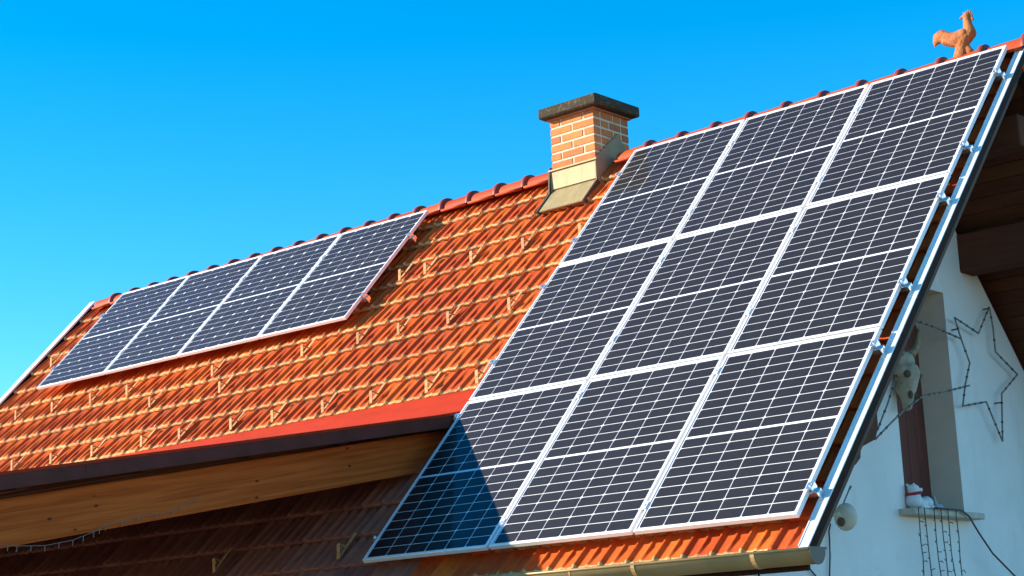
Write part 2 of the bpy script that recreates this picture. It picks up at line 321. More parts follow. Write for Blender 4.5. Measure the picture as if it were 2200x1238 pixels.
# verge on the left
b = MB(); b.box(-8.690, -8.592, -5.4, 0.20, -0.092, -0.072, fn=lambda x, y, z: F(x, -y, -z)); b.build('verge_capping', mat('white_verge', (0.82, 0.81, 0.80), 0.5), house)
b = MB(); b.box(-8.68, -8.645, -5.4, 0.20, -0.40, -0.0925, fn=lambda x, y, z: F(x, -y, -z)); b.build('barge_board', m_brown, house)

# gutter, half round, with end plate and brackets
GY, GZ, GR = -3.648, -4.012, 0.083
gt = MB(); n = 12; vs = []; fs = []
for x in (-0.3, 3.83):
    for rr in (GR, GR - 0.006):
        for k in range(n + 1):
            a = math.pi * k / n
            vs.append(W(x, GY - rr * math.cos(a), GZ - rr * math.sin(a)))
q = n + 1
for k in range(n):
    fs += [(k, k + 1, 2 * q + k + 1, 2 * q + k), (q + k, 3 * q + k, 3 * q + k + 1, q + k + 1), (2 * q + k, 2 * q + k + 1, 3 * q + k + 1, 3 * q + k)]
gt.add(vs, fs); gut = gt.build('gutter', m_gutter, house, smooth=True)
b = MB(); b.tube([W(-0.3, GY - GR, GZ + 0.004), W(3.83, GY - GR, GZ + 0.004)], 0.010, 8); b.build('gutter_bead', m_gutter, gut, smooth=True)
b = MB(); b.prism([W(3.831, GY - (GR + 0.004) * math.cos(math.pi * k / n), GZ - (GR + 0.004) * math.sin(math.pi * k / n)) for k in range(n + 1)] + [W(3.831, GY + GR + 0.02, GZ + 0.004), W(3.831, GY + GR + 0.02, GZ + 0.016), W(3.831, GY - GR - 0.004, GZ + 0.016)], (0.004, 0, 0)); b.build('gutter_end', m_gutshade, gut)
for x in (0.45, 1.30, 2.55, 3.43):
    b = MB(); ring = []
    for x2 in (x, x + 0.028):
        for rr in (GR + 0.009, GR + 0.001):
            for k in range(n + 1):
                a = math.pi * (k / n * 1.0); ring.append(W(x2, GY - rr * math.cos(a), GZ - rr * math.sin(a) + 0.006))
    fb = []
    for k in range(n):
        fb += [(k, k + 1, 2 * q + k + 1, 2 * q + k), (k, q + k, q + k + 1, k + 1), (2 * q + k, 2 * q + k + 1, 3 * q + k + 1, 3 * q + k)]
    b.add(ring, fb); b.box(x, x + 0.028, GY - GR - 0.006, GY - GR + 0.03, GZ + ZS + 0.012, GZ + ZS + 0.018); b.build('gutter_bracket', m_gutter, gut)
for x in (2.05,):
    b = MB(); ring = []
    for x2 in (x, x + 0.012):
        for rr in (GR + 0.004, GR + 0.001):
            for k in range(n + 1):
                a = math.pi * k / n; ring.append(W(x2, GY - rr * math.cos(a), GZ - rr * math.sin(a)))
    fb = []
    for k in range(n):
        fb += [(k, k + 1, 2 * q + k + 1, 2 * q + k), (k, q + k, q + k + 1, k + 1), (2 * q + k, 2 * q + k + 1, 3 * q + k + 1, 3 * q + k)]
    b.add(ring, fb); b.build('gutter_joint', m_gutter, gut)
b = MB(); b.box(-0.2, 3.70, -3.545, -3.52, -4.12 + ZS, -4.0 + ZS); b.build('eaves_board', m_brown, house)

# ------------------------------------------------------------------ roof tiles
TW, RP = 0.2155, 0.330
prof = [(0.0, -0.016), (0.002, 0.008), (0.008, 0.018), (0.017, 0.023), (0.026, 0.018), (0.034, 0.005), (0.042, -0.003), (0.062, -0.005), (0.088, -0.003), (0.099, 0.001), (0.107, 0.009), (0.115, 0.0115), (0.124, 0.008), (0.136, 0.0), (0.155, -0.004), (0.190, -0.003), (0.209, -0.001), (0.2115, -0.016)]
TS = 0.112
st = [(0.0, -0.009, 0.8, 0.1, 0.0), (0.012, -0.001, 1.0, 0.4, 0.0), (0.026, 0.0, 1.0, 0.7, 0.002), (0.085, 0.0, 1.0, 1.15, 0.008), (0.15, 0.0, 1.0, 1.5, 0.016), (0.215, 0.0, 1.0, 1.2, 0.004), (0.29, 0.0, 1.0, 0.8, -0.012), (0.385, 0.0, 0.9, 0.8, -0.012)]
def tile_geom():
    v = []; f = []; mi = []
    n = len(prof)
    for (y, dz, kr, kc, sx) in st:
        for x, z in prof:
            zz = z; xx = x
            if 0.0 < x < 0.039 and z > 0: zz = z * kr
            if 0.095 < x < 0.135: zz = z * kc; xx = x + sx
            v.append((xx, y, zz + dz - TS * y))
    for k in range(len(st) - 1):
        for j in range(n - 1):
            f.append((k * n + j, k * n + j + 1, (k + 1) * n + j + 1, (k + 1) * n + j)); mi.append(1 if k <= 1 else 0)
    b = len(v)
    for x, z in prof: v.append((x, 0.004, min(z, 0.0) - 0.028))
    for j in range(n - 1): f.append((b + j, b + j + 1, j + 1, j)); mi.append(1)
    b2 = len(v)                                   # left flank of the roll
    for k, (y, dz, kr, kc, sx) in enumerate(st): v.append((0.0, y, -0.040 - TS * y))
    for k in range(len(st) - 1): f.append((b2 + k, k * n, (k + 1) * n, b2 + k + 1)); mi.append(0)
    return v, f, mi
tv, tf, tmi = tile_geom()
tile_mesh = mesh_from(tv, tf, 'roof_tile', [m_tile, m_lip], tmi, True)
for p in tile_mesh.polygons:
    if p.material_index == 1 and p.index >= (len(st) - 1) * (len(prof) - 1): p.use_smooth = False
shade_mesh = tile_mesh.copy(); shade_mesh.materials[0] = m_tile_shade; shade_mesh.materials[1] = m_tile_shade
dim_lip_mesh = tile_mesh.copy(); dim_lip_mesh.materials[1] = m_tile      # same tile for shaded spots, its sunlit cream edge painted out
HT = 0.115                                         # tile field depth at the front edges
rows = [0.165 + RP * k for k in range(-0, 16)]
rows[-1] = 0.165 + RP * 15; rows.append(5.378)
rows = [r for r in rows if r < 5.25] + [5.378]
PU, PV = 1.2077, 1.722
LW = 3 * PU + 0.0426
sm_o = (-7.61, 0.082); sm_w, sm_h = 5.04, 1.715
tiles = []
for r, v in enumerate(rows):
    k0 = math.floor((U0 - 2.398) / TW)
    for k in range(k0, 12):
        u = 2.398 + k * TW + (0.0 if v > 3.3 else 0.0)
        if u < U0 - 0.01 or u + TW > U1 + 0.012: continue
        uc, vc = u + TW / 2, v - 0.16
        if u < -0.05 and 3.2 < v < 3.75: continue      # below the canopy flashing
        if -0.98 < uc < -0.34 and vc < 0.30: continue    # chimney and its apron
        seen = True
        if 0.05 < uc < LW - 0.12 and v > 0.2 and v < 5.3: seen = False
        if sm_o[0] + 0.1 < uc < sm_o[0] + sm_w - 0.05 and sm_o[1] + 0.05 < vc < sm_o[1] + sm_h - 0.2: seen = False
        if v > 3.3 and u < -4.2: seen = False
        if v < 0.2 and uc > 0.05: seen = False
        tiles.append((F(u, v, HT), seen, (F(uc, vc, HT) - CAM).length, v))
vis = sorted([t for t in tiles if t[1]], key=lambda t: t[2])
own = vis[:300]; rest = vis[300:] + [t for t in tiles if not t[1]]
def pick(t):
    x, v = t[0].x, t[3]
    if v > 3.3 and x < random.uniform(-0.05, 0.9): return shade_mesh, (2, 2)  # shade-painted tiles thin out at random towards the shadow edge
    if (v > 3.3 and x < 0.9) or x > 3.40: return dim_lip_mesh, (0, 0)
    return tile_mesh, (0, 1)
for t in own:
    jit = Matrix.Rotation(random.uniform(-0.006, 0.006), 4, 'Z') @ Matrix.Rotation(random.uniform(-0.008, 0.008), 4, 'X')
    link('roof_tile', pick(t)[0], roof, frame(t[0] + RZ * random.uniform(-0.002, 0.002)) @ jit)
av = []; af = []; ai = []
for t in rest:
    jit = Matrix.Rotation(random.uniform(-0.006, 0.006), 4, 'Z') @ Matrix.Rotation(random.uniform(-0.008, 0.008), 4, 'X')
    m = frame(t[0] + RZ * random.uniform(-0.002, 0.002)) @ jit; b = len(av)
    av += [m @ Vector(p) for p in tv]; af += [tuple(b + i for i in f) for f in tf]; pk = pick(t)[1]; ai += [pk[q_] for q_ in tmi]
rest_me = mesh_from(av, af, 'roof_tiles', [m_tile, m_lip, m_tile_shade], ai, True)
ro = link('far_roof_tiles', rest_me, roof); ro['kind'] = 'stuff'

# ridge tiles with collars
def ridge_mesh(lo=0.0):
    b = MB(); n = 12
    def ring(x, ry, rz):
        return [(x, -ry * math.cos(math.pi * k / n), rz * math.sin(math.pi * k / n) - 0.045) for k in range(n + 1)]
    secs = [ring(0.0, 0.118, 0.108), ring(0.33, 0.126, 0.118)]
    vs = [p for s in secs for p in s]; q = n + 1
    b.add(vs, [(k, k + 1, q + k + 1, q + k) for k in range(n)], 0)
    # wide lower hem
    for sgn in (-1, 1):
        b.box(0, 0.33, sgn * 0.132 - 0.016, sgn * 0.132 + 0.016, -0.066, -0.046, 0)
    secs = [ring(0.326, 0.128, 0.118), ring(0.334, 0.150, 0.146), ring(0.370, 0.146, 0.142), ring(0.380, 0.120, 0.108)]
    vs = [p for s in secs for p in s]
    b.add(vs, [(j * q + k, j * q + k + 1, (j + 1) * q + k + 1, (j + 1) * q + k) for j in range(3) for k in range(n)], 1)
    me = b.mesh('ridge_tile', [m_ridge, m_collar], True)
    return me
rme = ridge_mesh()
for k in range(34):
    u = 0.08 - 0.355 + (k - 23) * 0.3705
    if -1.16 < u < -0.36 or u < -8.7: continue
    link('ridge_tile', rme, roof, Matrix.Translation(W(u, YR, ZR - 0.002)) @ Matrix.Rotation(random.uniform(-0.01, 0.01), 4, 'X') @ Matrix.Rotation(random.uniform(-0.006, 0.006), 4, 'Y'))

# snow hooks
hm = MB()
hm.box(-0.014, 0.014, -0.01, 0.26, 0.004, 0.010)
def bar(y0, z0, y1, z1, w, t):
    d = Vector((0, y1 - y0, z1 - z0)).normalized(); nn = Vector((0, -d.z, d.y)) * t
    a, e = Vector((0, y0, z0)), Vector((0, y1, z1)); x = Vector((w, 0, 0))
    hm.hexa([a - x, a + x, e + x, e - x, a - x + nn, a + x + nn, e + x + nn, e - x + nn])
bar(0.0, 0.0, 0.078, 0.073, 0.016, 0.006)
bar(0.078, 0.075, 0.115, 0.006, 0.012, 0.005)
bar(0.034, 0.040, 0.100, 0.036, 0.009, 0.005)
hook_me = hm.mesh('snow_hook', m_hook)
hooks = [(-6.88, 3.09), (-6.16, 3.1), (-5.45, 3.1), (-4.64, 3.1), (-4.05, 3.1), (-3.29, 3.1), (-2.71, 3.1), (-2.04, 3.1), (-1.43, 3.1), (-0.77, 3.1), (-0.2, 3.1), (-7.6, 3.1), (-1.14, 2.1), (-0.42, 2.1), (-0.81, 1.12), (-1.45, 1.12), (-2.05, 1.12), (-0.14, 1.12), (-2.39, 1.12), (-1.76, 2.1), (-7.88, 2.1), (-7.17, 2.1), (-6.46, 2.1), (-5.81, 2.1), (-8.22, 1.1), (-5.12, 2.43), (-4.4, 2.1), (-4.01, 2.43), (-3.06, 2.1), (-2.29, 2.1), (-0.45, 5.04), (-1.9, 5.04)]
for (u, v) in hooks:
    link('snow_hook', hook_me, roof, frame(F(u, v, 0.108)) @ Matrix.Rotation(random.uniform(-0.03, 0.03), 4, 'Z'))

# ------------------------------------------------------------------ chimney
CX0, CX1, CY0, CY1 = -0.922, -0.395, -0.084, 0.445
b = MB(); b.box(CX0 + 0.006, CX1 - 0.006, CY0 + 0.006, CY1 - 0.006, -0.6 + ZS, 0.49 + ZS); chim = b.build('chimney', m_mortar, house); chim['label'] = 'orange brick chimney with a dark stone cap'
bh, bg = 0.063, 0.0195
def brick(x0, x1, y0, y1, z0):
    b = MB(); b.box(x0, x1, y0, y1, z0 + ZS, z0 + bh + ZS); b.build('brick', m_brick, chim, bevel=0.003)
for c in range(7):
    z0 = 0.487 - (c + 1) * (bh + bg) + bg * 0.4
    ys = CY1 - CY0; xs = CX1 - CX0; L = (xs - bg) / 2
    if c % 2 == 0: fx = [(0, L / 2 - bg / 2), (L / 2 + bg / 2, L * 1.5 + bg / 2), (L * 1.5 + bg * 1.5, xs)]
    else: fx = [(0, L), (L + bg, xs)]
    for i, (a, e) in enumerate(fx):           # front and back faces carry the corner bricks
        for yy0, yy1 in ((CY0, CY0 + 0.10), (CY1 - 0.10, CY1)):
            brick(CX0 + a, CX0 + e, yy0, yy1, z0)
    inner_len = ys - 0.20 - 2 * bg
    cut = inner_len * (0.40 if c % 2 else 0.62)
    for xx0, xx1 in ((CX0, CX0 + 0.10), (CX1 - 0.10, CX1)):
        brick(xx0, xx1, CY0 + 0.10 + bg, CY0 + 0.10 + bg + cut - bg / 2, z0)
        brick(xx0, xx1, CY0 + 0.10 + bg + cut + bg / 2, CY1 - 0.10 - bg, z0)
b = MB(); b.box(-0.985, -0.283, -0.185, 0.50, 0.492 + ZS, 0.592 + ZS); b.build('chimney_cap', m_cap, chim, bevel=0.012)
b = MB(); b.box(-0.945, -0.372, -0.107, 0.47, 0.478 + ZS, 0.4915 + ZS); b.build('cap_bed', mat('cap_bed', (0.42, 0.20, 0.12), 0.9), chim)
# front apron: upright part then the part lying on the tiles
b = MB()
p1 = [W(-0.932, -0.094, 0.0), W(-0.387, -0.094, 0.0), W(-0.385, -0.096, -0.195), W(-0.932, -0.096, -0.195)]
b.hexa([p + Vector((0, 0.006, 0)) for p in p1] + p1)
a0, a1, a2, a3 = F(-0.932, 0.19, 0.082), F(-0.385, 0.19, 0.082), F(-0.400, 0.535, 0.082), F(-0.925, 0.535, 0.082)
b.hexa([p - RZ * 0.012 for p in (a3, a2, a1, a0)] + [a3, a2, a1, a0]); b.build('apron_flashing', m_lead, chim)
b = MB(); b.box(-0.95, -0.368, -0.112, -0.094, -0.02 + ZS, -0.006 + ZS); b.build('flashing_bead', m_lead, chim)
b = MB(); b.hexa([F(u, v, h) for h in (0.125, 0.070) for u, v in ((-0.955, 0.54), (-0.933, 0.54), (-0.933, 0.12), (-0.955, 0.12))])
b.hexa([W(x, y, z) for x in (-0.95, -0.934) for y, z in ((-0.13, -0.26), (0.05, -0.10), (0.03, 0.04), (-0.105, 0.02))]); b.build('flashing_edge', m_leaddark, chim)
b = MB(); b.hexa([F(u, v, h) for h in (0.125, 0.075) for u, v in ((-0.398, 0.54), (-0.382, 0.54), (-0.382, 0.20), (-0.398, 0.20))]); b.build('flashing_edge', m_leaddark, chim)
# side flashing that follows the ridge
b = MB(); b.prism([W(CX1 + 0.002, -0.10, -0.22), W(CX1 + 0.002, -0.10, 0.0), W(CX1 + 0.002, YR + 0.085, 0.30), W(CX1 + 0.002, 0.46, 0.06), W(CX1 + 0.002, 0.46, -0.22), W(CX1 + 0.002, YR, 0.02)], (0.010, 0, 0)); b.build('side_flashing', mat('side_flashing', (0.33, 0.24, 0.14), 0.75, 0.0, spec=0.15, noise=(8, (0.25, 0.18, 0.10), 0.4, 0.7)), chim)
b = MB(); b.prism([W(CX0 - 0.012, -0.10, -0.22), W(CX0 - 0.012, -0.10, 0.0), W(CX0 - 0.012, YR + 0.085, 0.30), W(CX0 - 0.012, 0.46, 0.06), W(CX0 - 0.012, 0.46, -0.22), W(CX0 - 0.012, YR, 0.02)], (0.010, 0, 0)); b.build('side_flashing', m_lead, chim)

# ------------------------------------------------------------------ solar panels
def panel_meshes(w, h, ck=0.0075):
    lip = 0.0155; th = 0.032
    fb = MB()
    def ring(i, z): return [(i, -i, z), (w - i, -i, z), (w - i, -h + i, z), (i, -h + i, z)]
    a, b_, c_, d_ = ring(0, 0), ring(0, -th), ring(lip, 0), ring(lip, -0.0045)
    a2 = ring(0.0015, 0); a1 = ring(0, -0.0015)
    vs = a1 + b_ + a2 + c_ + d_
    fs = []
    for k in range(4):
        j = (k + 1) % 4
        fs += [(k, j, 4 + j, 4 + k), (k, 8 + k, 8 + j, j), (8 + k, 12 + k, 12 + j, 8 + j), (12 + k, 16 + k, 16 + j, 12 + j)]
    i2 = ring(0.026, -th); i3 = ring(0.0265, -0.0075)
    vs += i2 + i3
    for k in range(4):
        j = (k + 1) % 4
        fs += [(4 + k, 4 + j, 20 + j, 20 + k), (20 + k, 20 + j, 24 + j, 24 + k)]
    fb.add(vs, fs); frame_me = fb.mesh('frame', m_alu)
    bb = MB(); bb.box(0.004, w - 0.004, -h + 0.004, -0.004, -0.0072, -0.0062); back_me = bb.mesh('backsheet', m_back)
    gb = MB(); gb.add([(0.012, -0.012, -0.0022), (0.012, -h + 0.012, -0.0022), (w - 0.012, -h + 0.012, -0.0022), (w - 0.012, -0.012, -0.0022)], [(0, 1, 2, 3)]); glass_me = gb.mesh('glass', m_glass)
    m = 0.026; mid = 0.016
    pw = (w - 2 * m) / 6; ph = (h - 2 * m - mid) / 18
    gw, gh = 0.0090, 0.0078
    cw, ch = pw - gw, ph - gh
    cells = []
    for s in (0, 1):       # chamfered corners on the outer side of each half cell
        if s == 0: poly = [(0, -ch), (cw, -ch), (cw, -ck), (cw - ck, 0), (ck, 0), (0, -ck)]
        else: poly = [(0, 0), (0, -ch + ck), (ck, -ch), (cw - ck, -ch), (cw, -ch + ck), (cw, 0)]
        cb_ = MB(); cb_.prism([(x, y, -0.006) for x, y in poly], (0, 0, 0.0022)); cells.append(cb_.mesh('solar_cell', m_cell))
    pos = []
    for r in range(18):
        y = -m - r * ph - (mid if r >= 9 else 0) - gh / 2
        for c in range(6):
            pos.append((m + c * pw + gw / 2, y, r % 2))
    return frame_me, back_me, glass_me, cells, pos
def make_panel(meshes, matr, label, group):
    fm, bmh, gm, cells, pos = meshes
    p = empty('solar_panel', label, 'solar panel', matr, group)
    for nm, me_ in (('frame', fm), ('backsheet', bmh), ('glass', gm)):
        o = bpy.data.objects.new(nm, me_); col.objects.link(o); o.parent = p
    for x, y, s in pos:
        o = bpy.data.objects.new('solar_cell', cells[s]); col.objects.link(o); o.parent = p; o.location = (x, y, 0)
    return p
big = panel_meshes(PU, PV)
GU, GV = 0.0213, 0.02
cl = ['left', 'middle', 'right']; rl = ['top', 'middle', 'bottom']
extra = {(0, 0): 'beside the brick chimney', (0, 1): 'along the ridge between its two neighbours', (0, 2): 'just below the clay rooster', (1, 0): 'above the end of the red canopy flashing', (1, 1): 'at the centre of the block of nine', (1, 2): 'beside the gable verge', (2, 0): 'half in the shadow of the canopy', (2, 1): 'above the sunlit eaves tiles', (2, 2): 'nearest the end of the gutter'}
for r in range(3):
    for c in range(3):
        m = frame(F(c * (PU + GU), r * (PV + GV), 0)) @ Matrix.Rotation(random.uniform(-0.0008, 0.0008), 4, 'X')
        make_panel(big, m, 'large-array solar panel, %s row %s column, %s' % (rl[r], cl[c], extra[(r, c)]), 'nine solar panels of the large array')
tl, tr, bl = F(-7.61, 0.082, -0.062), F(-2.577, 0.080, -0.03), F(-7.639, 1.807, -0.062)
sx = (tr - tl).normalized(); sz = sx.cross((tl - bl)).normalized(); sy = sz.cross(sx)
SWP = ((tr - tl).length - 3 * 0.021) / 4
small = panel_meshes(SWP, sm_h, 0.014)
sl_ = ['leftmost panel of the small array, next to the white left verge', 'second panel from the left in the small array of four', 'third panel from the left in the small array of four', 'rightmost panel of the small array, casting its shadow on the tiles']
for c in range(4):
    make_panel(small, frame(tl, sx, sy, sz) @ Matrix.Translation((c * (SWP + 0.021), 0, 0)), sl_[c], 'four solar panels of the small array')

# rails with clamps
def rail(matr, length, label, seams, y, grp):
    e = empty('mounting_rail', label, 'rail', matr, grp)
    b = MB(); b.box(-0.055, length + 0.060, y - 0.02, y + 0.02, -0.073, -0.033)
    b.box(-0.0552, length + 0.0602, y - 0.006, y + 0.006, -0.060, -0.045)
    o = bpy.data.objects.new('profile', b.mesh('rail_profile', m_bright, bevel=0.002)); col.objects.link(o); o.parent = e
    for x0 in (-1, 1):
        b = MB(); xs = -0.0 if x0 < 0 else length; sg = x0
        b.box(min(xs - sg * 0.010, xs + sg * 0.034), max(xs - sg * 0.010, xs + sg * 0.034), y - 0.030, y + 0.030, 0.002, 0.008)
        b.box(min(xs + sg * 0.003, xs + sg * 0.010), max(xs + sg * 0.003, xs + sg * 0.010), y - 0.030, y + 0.030, -0.033, 0.002)
        b.box(min(xs + sg * 0.026, xs + sg * 0.034), max(xs + sg * 0.026, xs + sg * 0.034), y - 0.030, y + 0.030, -0.033, 0.002)
        b.tube([(xs + sg * 0.018, y, 0.004), (xs + sg * 0.018, y, 0.018)], 0.011, 6)
        b.tube([(xs + sg * 0.050, y - 0.02, -0.03), (xs + sg * 0.050, y - 0.02, -0.085)], 0.012, 8)
        o = bpy.data.objects.new('end_clamp', b.mesh('end_clamp', m_bright)); col.objects.link(o); o.parent = e
    for sxp in seams:
        b = MB(); b.box(sxp - 0.020, sxp + 0.020, y - 0.035, y + 0.035, 0.0015, 0.006); b.tube([(sxp, y, 0.004), (sxp, y, 0.014)], 0.009, 6)
        b.box(sxp - 0.004, sxp + 0.004, y - 0.02, y + 0.02, -0.033, 0.002)
        o = bpy.data.objects.new('mid_clamp', b.mesh('mid_clamp', m_alu)); col.objects.link(o); o.parent = e
    # roof hooks carrying the rail
    for k in range(int(length / 1.1) + 1):
        xk = 0.25 + k * 1.05
        b = MB(); b.box(xk - 0.015, xk + 0.015, y - 0.028, y - 0.022, -0.125, -0.04); b.box(xk - 0.015, xk + 0.015, y - 0.028, y + 0.14, -0.130, -0.123)
        o = bpy.data.objects.new('roof_hook', b.mesh('roof_hook', m_alu)); col.objects.link(o); o.parent = e
ordn = ['uppermost', 'second from the top', 'third from the top', 'fourth from the top', 'fifth from the top', 'lowest']
for k, v in enumerate((0.39, 1.38, 2.03, 3.01, 3.66, 4.98)):
    rail(frame(F(0, 0, 0)), LW, 'aluminium mounting rail under the large array, %s of six' % ordn[k], [PU + GU / 2, 2 * PU + 1.5 * GU], -v, 'rails under the large array')
for k, v in enumerate((0.42, 1.38)):
    rail(frame(tl, sx, sy, sz), 4 * SWP + 0.063, 'aluminium mounting rail under the small array, %s of two' % ('upper', 'lower')[k], [SWP * j + 0.021 * (j - 0.5) for j in (1, 2, 3)], -v, 'rails under the small array')

# ------------------------------------------------------------------ terrace canopy
can = empty('terrace_canopy', 'low-pitched terrace canopy with red flashing, wine-brown side and glulam beam', 'canopy')
CS = math.tan(R(9.7))
def ctop(y): return -2.632 + CS * (y + 2.47)
XC = -0.05; XL = -8.4; YE = -7.6
b = MB(); p = [F(XL, 3.10, 0.136), F(XC, 3.10, 0.136), F(XC, 3.395, 0.140), F(XL, 3.395, 0.140)]
b.hexa([q - RZ * 0.006 for q in (p[3], p[2], p[1], p[0])] + [p[3], p[2], p[1], p[0]]); b.build('eaves_flashing', m_red, can)
y0 = F(0, 3.38, 0.14).y
b = MB(); b.hexa([W(x, y, ctop(y) + dz) for dz in (-0.012, 0.0) for x, y in ((XL, YE), (XC, YE), (XC, y0), (XL, y0))]); b.build('metal_sheet', m_red, can)
b = MB(); b.box(XC - 0.004, XC + 0.010, YE, y0 + 0.02, -0.012, 0.008, fn=lambda x, y, z: W(x, y, ctop(y) + z)); b.build('edge_fold', m_red, can)
b = MB(); b.box(XC - 0.02, XC + 0.004, YE, y0 - 0.09, -0.102, -0.0125, fn=lambda x, y, z: W(x, y, ctop(y) + z)); b.build('side_fascia', m_wine, can)
for yj_ in (-3.9, -5.9):
    b = MB(); b.box(XC + 0.0005, XC + 0.0065, yj_, yj_ + 0.035, -0.100, -0.0145, fn=lambda x, y, z: W(x, y, ctop(y) + z)); b.build('lap_joint', m_wine, can)
k = XL
while k < XC - 0.10:
    b = MB(); b.box(k, min(k + 0.196, XC - 0.025), YE, y0 - 0.22, -0.040, -0.0130, fn=lambda x, y, z: W(x, y, ctop(y) + z)); b.build('ceiling_board', m_soffit, can); k += 0.2
# cross joists resting on the beams
yj = -2.95 - 0.9
for yy in (-3.48, -4.34, -5.26, -6.21, -7.15):
    b = MB(); b.box(XL, -0.262, yy - 0.05, yy + 0.05, -0.112, -0.0405, fn=lambda x, y, z: W(x, y, ctop(y) + z)); b.build('joist', m_soffit, can)
def gl_beam(x0, x1):
    # local x runs down the beam
    ya, yb = -2.30, YE - 0.1
    L = (ya - yb) / math.cos(R(9.7) + 0.008)
    ang = R(10.3)
    top0 = -2.856 + math.tan(ang) * (ya + 3.09)
    X = Vector((0, -math.cos(ang), -math.sin(ang))); Z = Vector((0, -math.sin(ang), math.cos(ang))); Y = Z.cross(X)
    b = MB(); hgt = 0.296
    xr = x1 - x0
    b.box(0, L, 0, xr, -hgt, 0)
    m = frame(W(x0 if Y.x > 0 else x1, ya, top0), X, Y, Z)
    return b.build('beam', m_beam, can, bevel=0.006, mat=m)
gl_beam(-0.39, -0.25); gl_beam(-7.9, -7.76)
for xx in (-0.39, -7.9):
    b = MB(); b.box(xx, xx + 0.14, -7.35, -7.21, 0, -3.92 + ZS); b.build('post', m_beam, can, bevel=0.006)

# ------------------------------------------------------------------ small things
# rooster, traced proportions in metres; x along the ridge, z up
RS = 0.1131 / 266.0
def rp(x, y, yy=0.0):
    ix, iy = (x - 760) * RS, (1060 - y) * RS
    X = ix / 0.7478; Z = (iy - 0.174 * X) / 0.9756
    return Vector(((X - 0.03) * 0.90 + 3.258, 0.135 + yy, Z + 0.062 + ZS))
def rc(a, b_, ra, rb, ya=0, yb=0): return ('c', rp(*a, ya), rp(*b_, yb), ra * RS * 1.2, rb * RS * 1.2)
pr = [rc((305, 850), (312, 760), 14, 36), rc((312, 760), (345, 650), 40, 58), rc((345, 650), (440, 605), 58, 66), rc((440, 605), (520, 670), 68, 84), rc((400, 640), (330, 720), 80, 50), rc((540, 690), (400, 690), 95, 85), rc((400, 690), (350, 740), 80, 60), rc((440, 640), (600, 740), 80, 100),
      rc((520, 730), (700, 745), 108, 135), rc((700, 745), (820, 700), 135, 140), rc((720, 880), (690, 1040), 70, 75), rc((820, 690), (905, 640), 125, 112), rc((905, 640), (900, 540), 112, 88), rc((900, 540), (885, 400), 86, 64),
      rc((885, 400), (892, 300), 62, 66), rc((920, 300), (1000, 292), 30, 8), rc((965, 330), (985, 375), 20, 22), rc((830, 300), (778, 335), 26, 18),
      rc((850, 260), (835, 222), 16, 9), rc((885, 250), (880, 195), 18, 9), rc((920, 248), (922, 178), 18, 9), rc((950, 255), (962, 180), 17, 8), rc((965, 275), (992, 232), 15, 8),
      rc((780, 800), (755, 930), 118, 95), rc((755, 930), (740, 1040), 92, 125), rc((840, 900), (880, 1010), 50, 70), rc((640, 1075), (900, 1035), 46, 50)]
rooster = blob('rooster_figure', pr, m_rooster, 0.0055, None, 2)
tag(rooster, 'terracotta rooster figure standing on the ridge near the gable', 'rooster')
wg = blob('wing', [('e', rp(740, 700, -0.056), (0.072, 0.014, 0.036), Matrix.Rotation(R(-22), 3, 'Y')), ('e', rp(830, 650, -0.056), (0.034, 0.018, 0.032))], m_rooster, 0.005, rooster, 2)
wg = blob('wing', [('e', rp(740, 690, 0.062), (0.070, 0.016, 0.034), Matrix.Rotation(R(-22), 3, 'Y'))], m_rooster, 0.005, rooster, 2)

# animal skull with horns
def sp(y, z, x=0.0): return W(2.76 + x, -0.36 + (y + 0.36) * 0.78, -2.36 + (z + 2.36) * 0.95)
skull = blob('animal_skull', [('e', sp(-0.45, -2.425), (0.07, 0.115, 0.075)), ('e', sp(-0.44, -2.52), (0.070, 0.140, 0.06)), ('c', sp(-0.455, -2.53, 0.02), sp(-0.515, -2.80, 0.02), 0.100, 0.040), ('e', sp(-0.50, -2.66), (0.06, 0.085, 0.06)), ('e', sp(-0.31, -2.505, 0.02), (0.04, 0.05, 0.045)), ('e', sp(-0.57, -2.52, 0.02), (0.04, 0.05, 0.045))], m_bone, 0.010, None, 3)
tag(skull, 'bleached cattle skull with a curved horn hanging by the window niche', 'skull')
for (y, z, x, r) in ((-0.565, -2.548, 0.065, (0.03, 0.032, 0.030)), (-0.345, -2.55, 0.065, (0.03, 0.03, 0.028)), (-0.47, -2.715, 0.068, (0.022, 0.016, 0.035)), (-0.545, -2.715, 0.068, (0.022, 0.016, 0.035))):
    blob('eye_socket' if z > -2.6 else 'nose_hollow', [('e', sp(y, z, x), r)], m_socket, 0.008, skull, 1)
for sg in (1, -1):
    hp = [(-0.36, -2.375), (-0.275, -2.335), (-0.19, -2.28), (-0.135, -2.21), (-0.135, -2.145), (-0.165, -2.105), (-0.21, -2.082)]
    b = MB(); b.tube([sp(y if sg > 0 else -0.90 - y, z, 0.01) for y, z in hp], 0.040, 10, r1=0.010); b.build('horn', m_horn, skull, smooth=True)

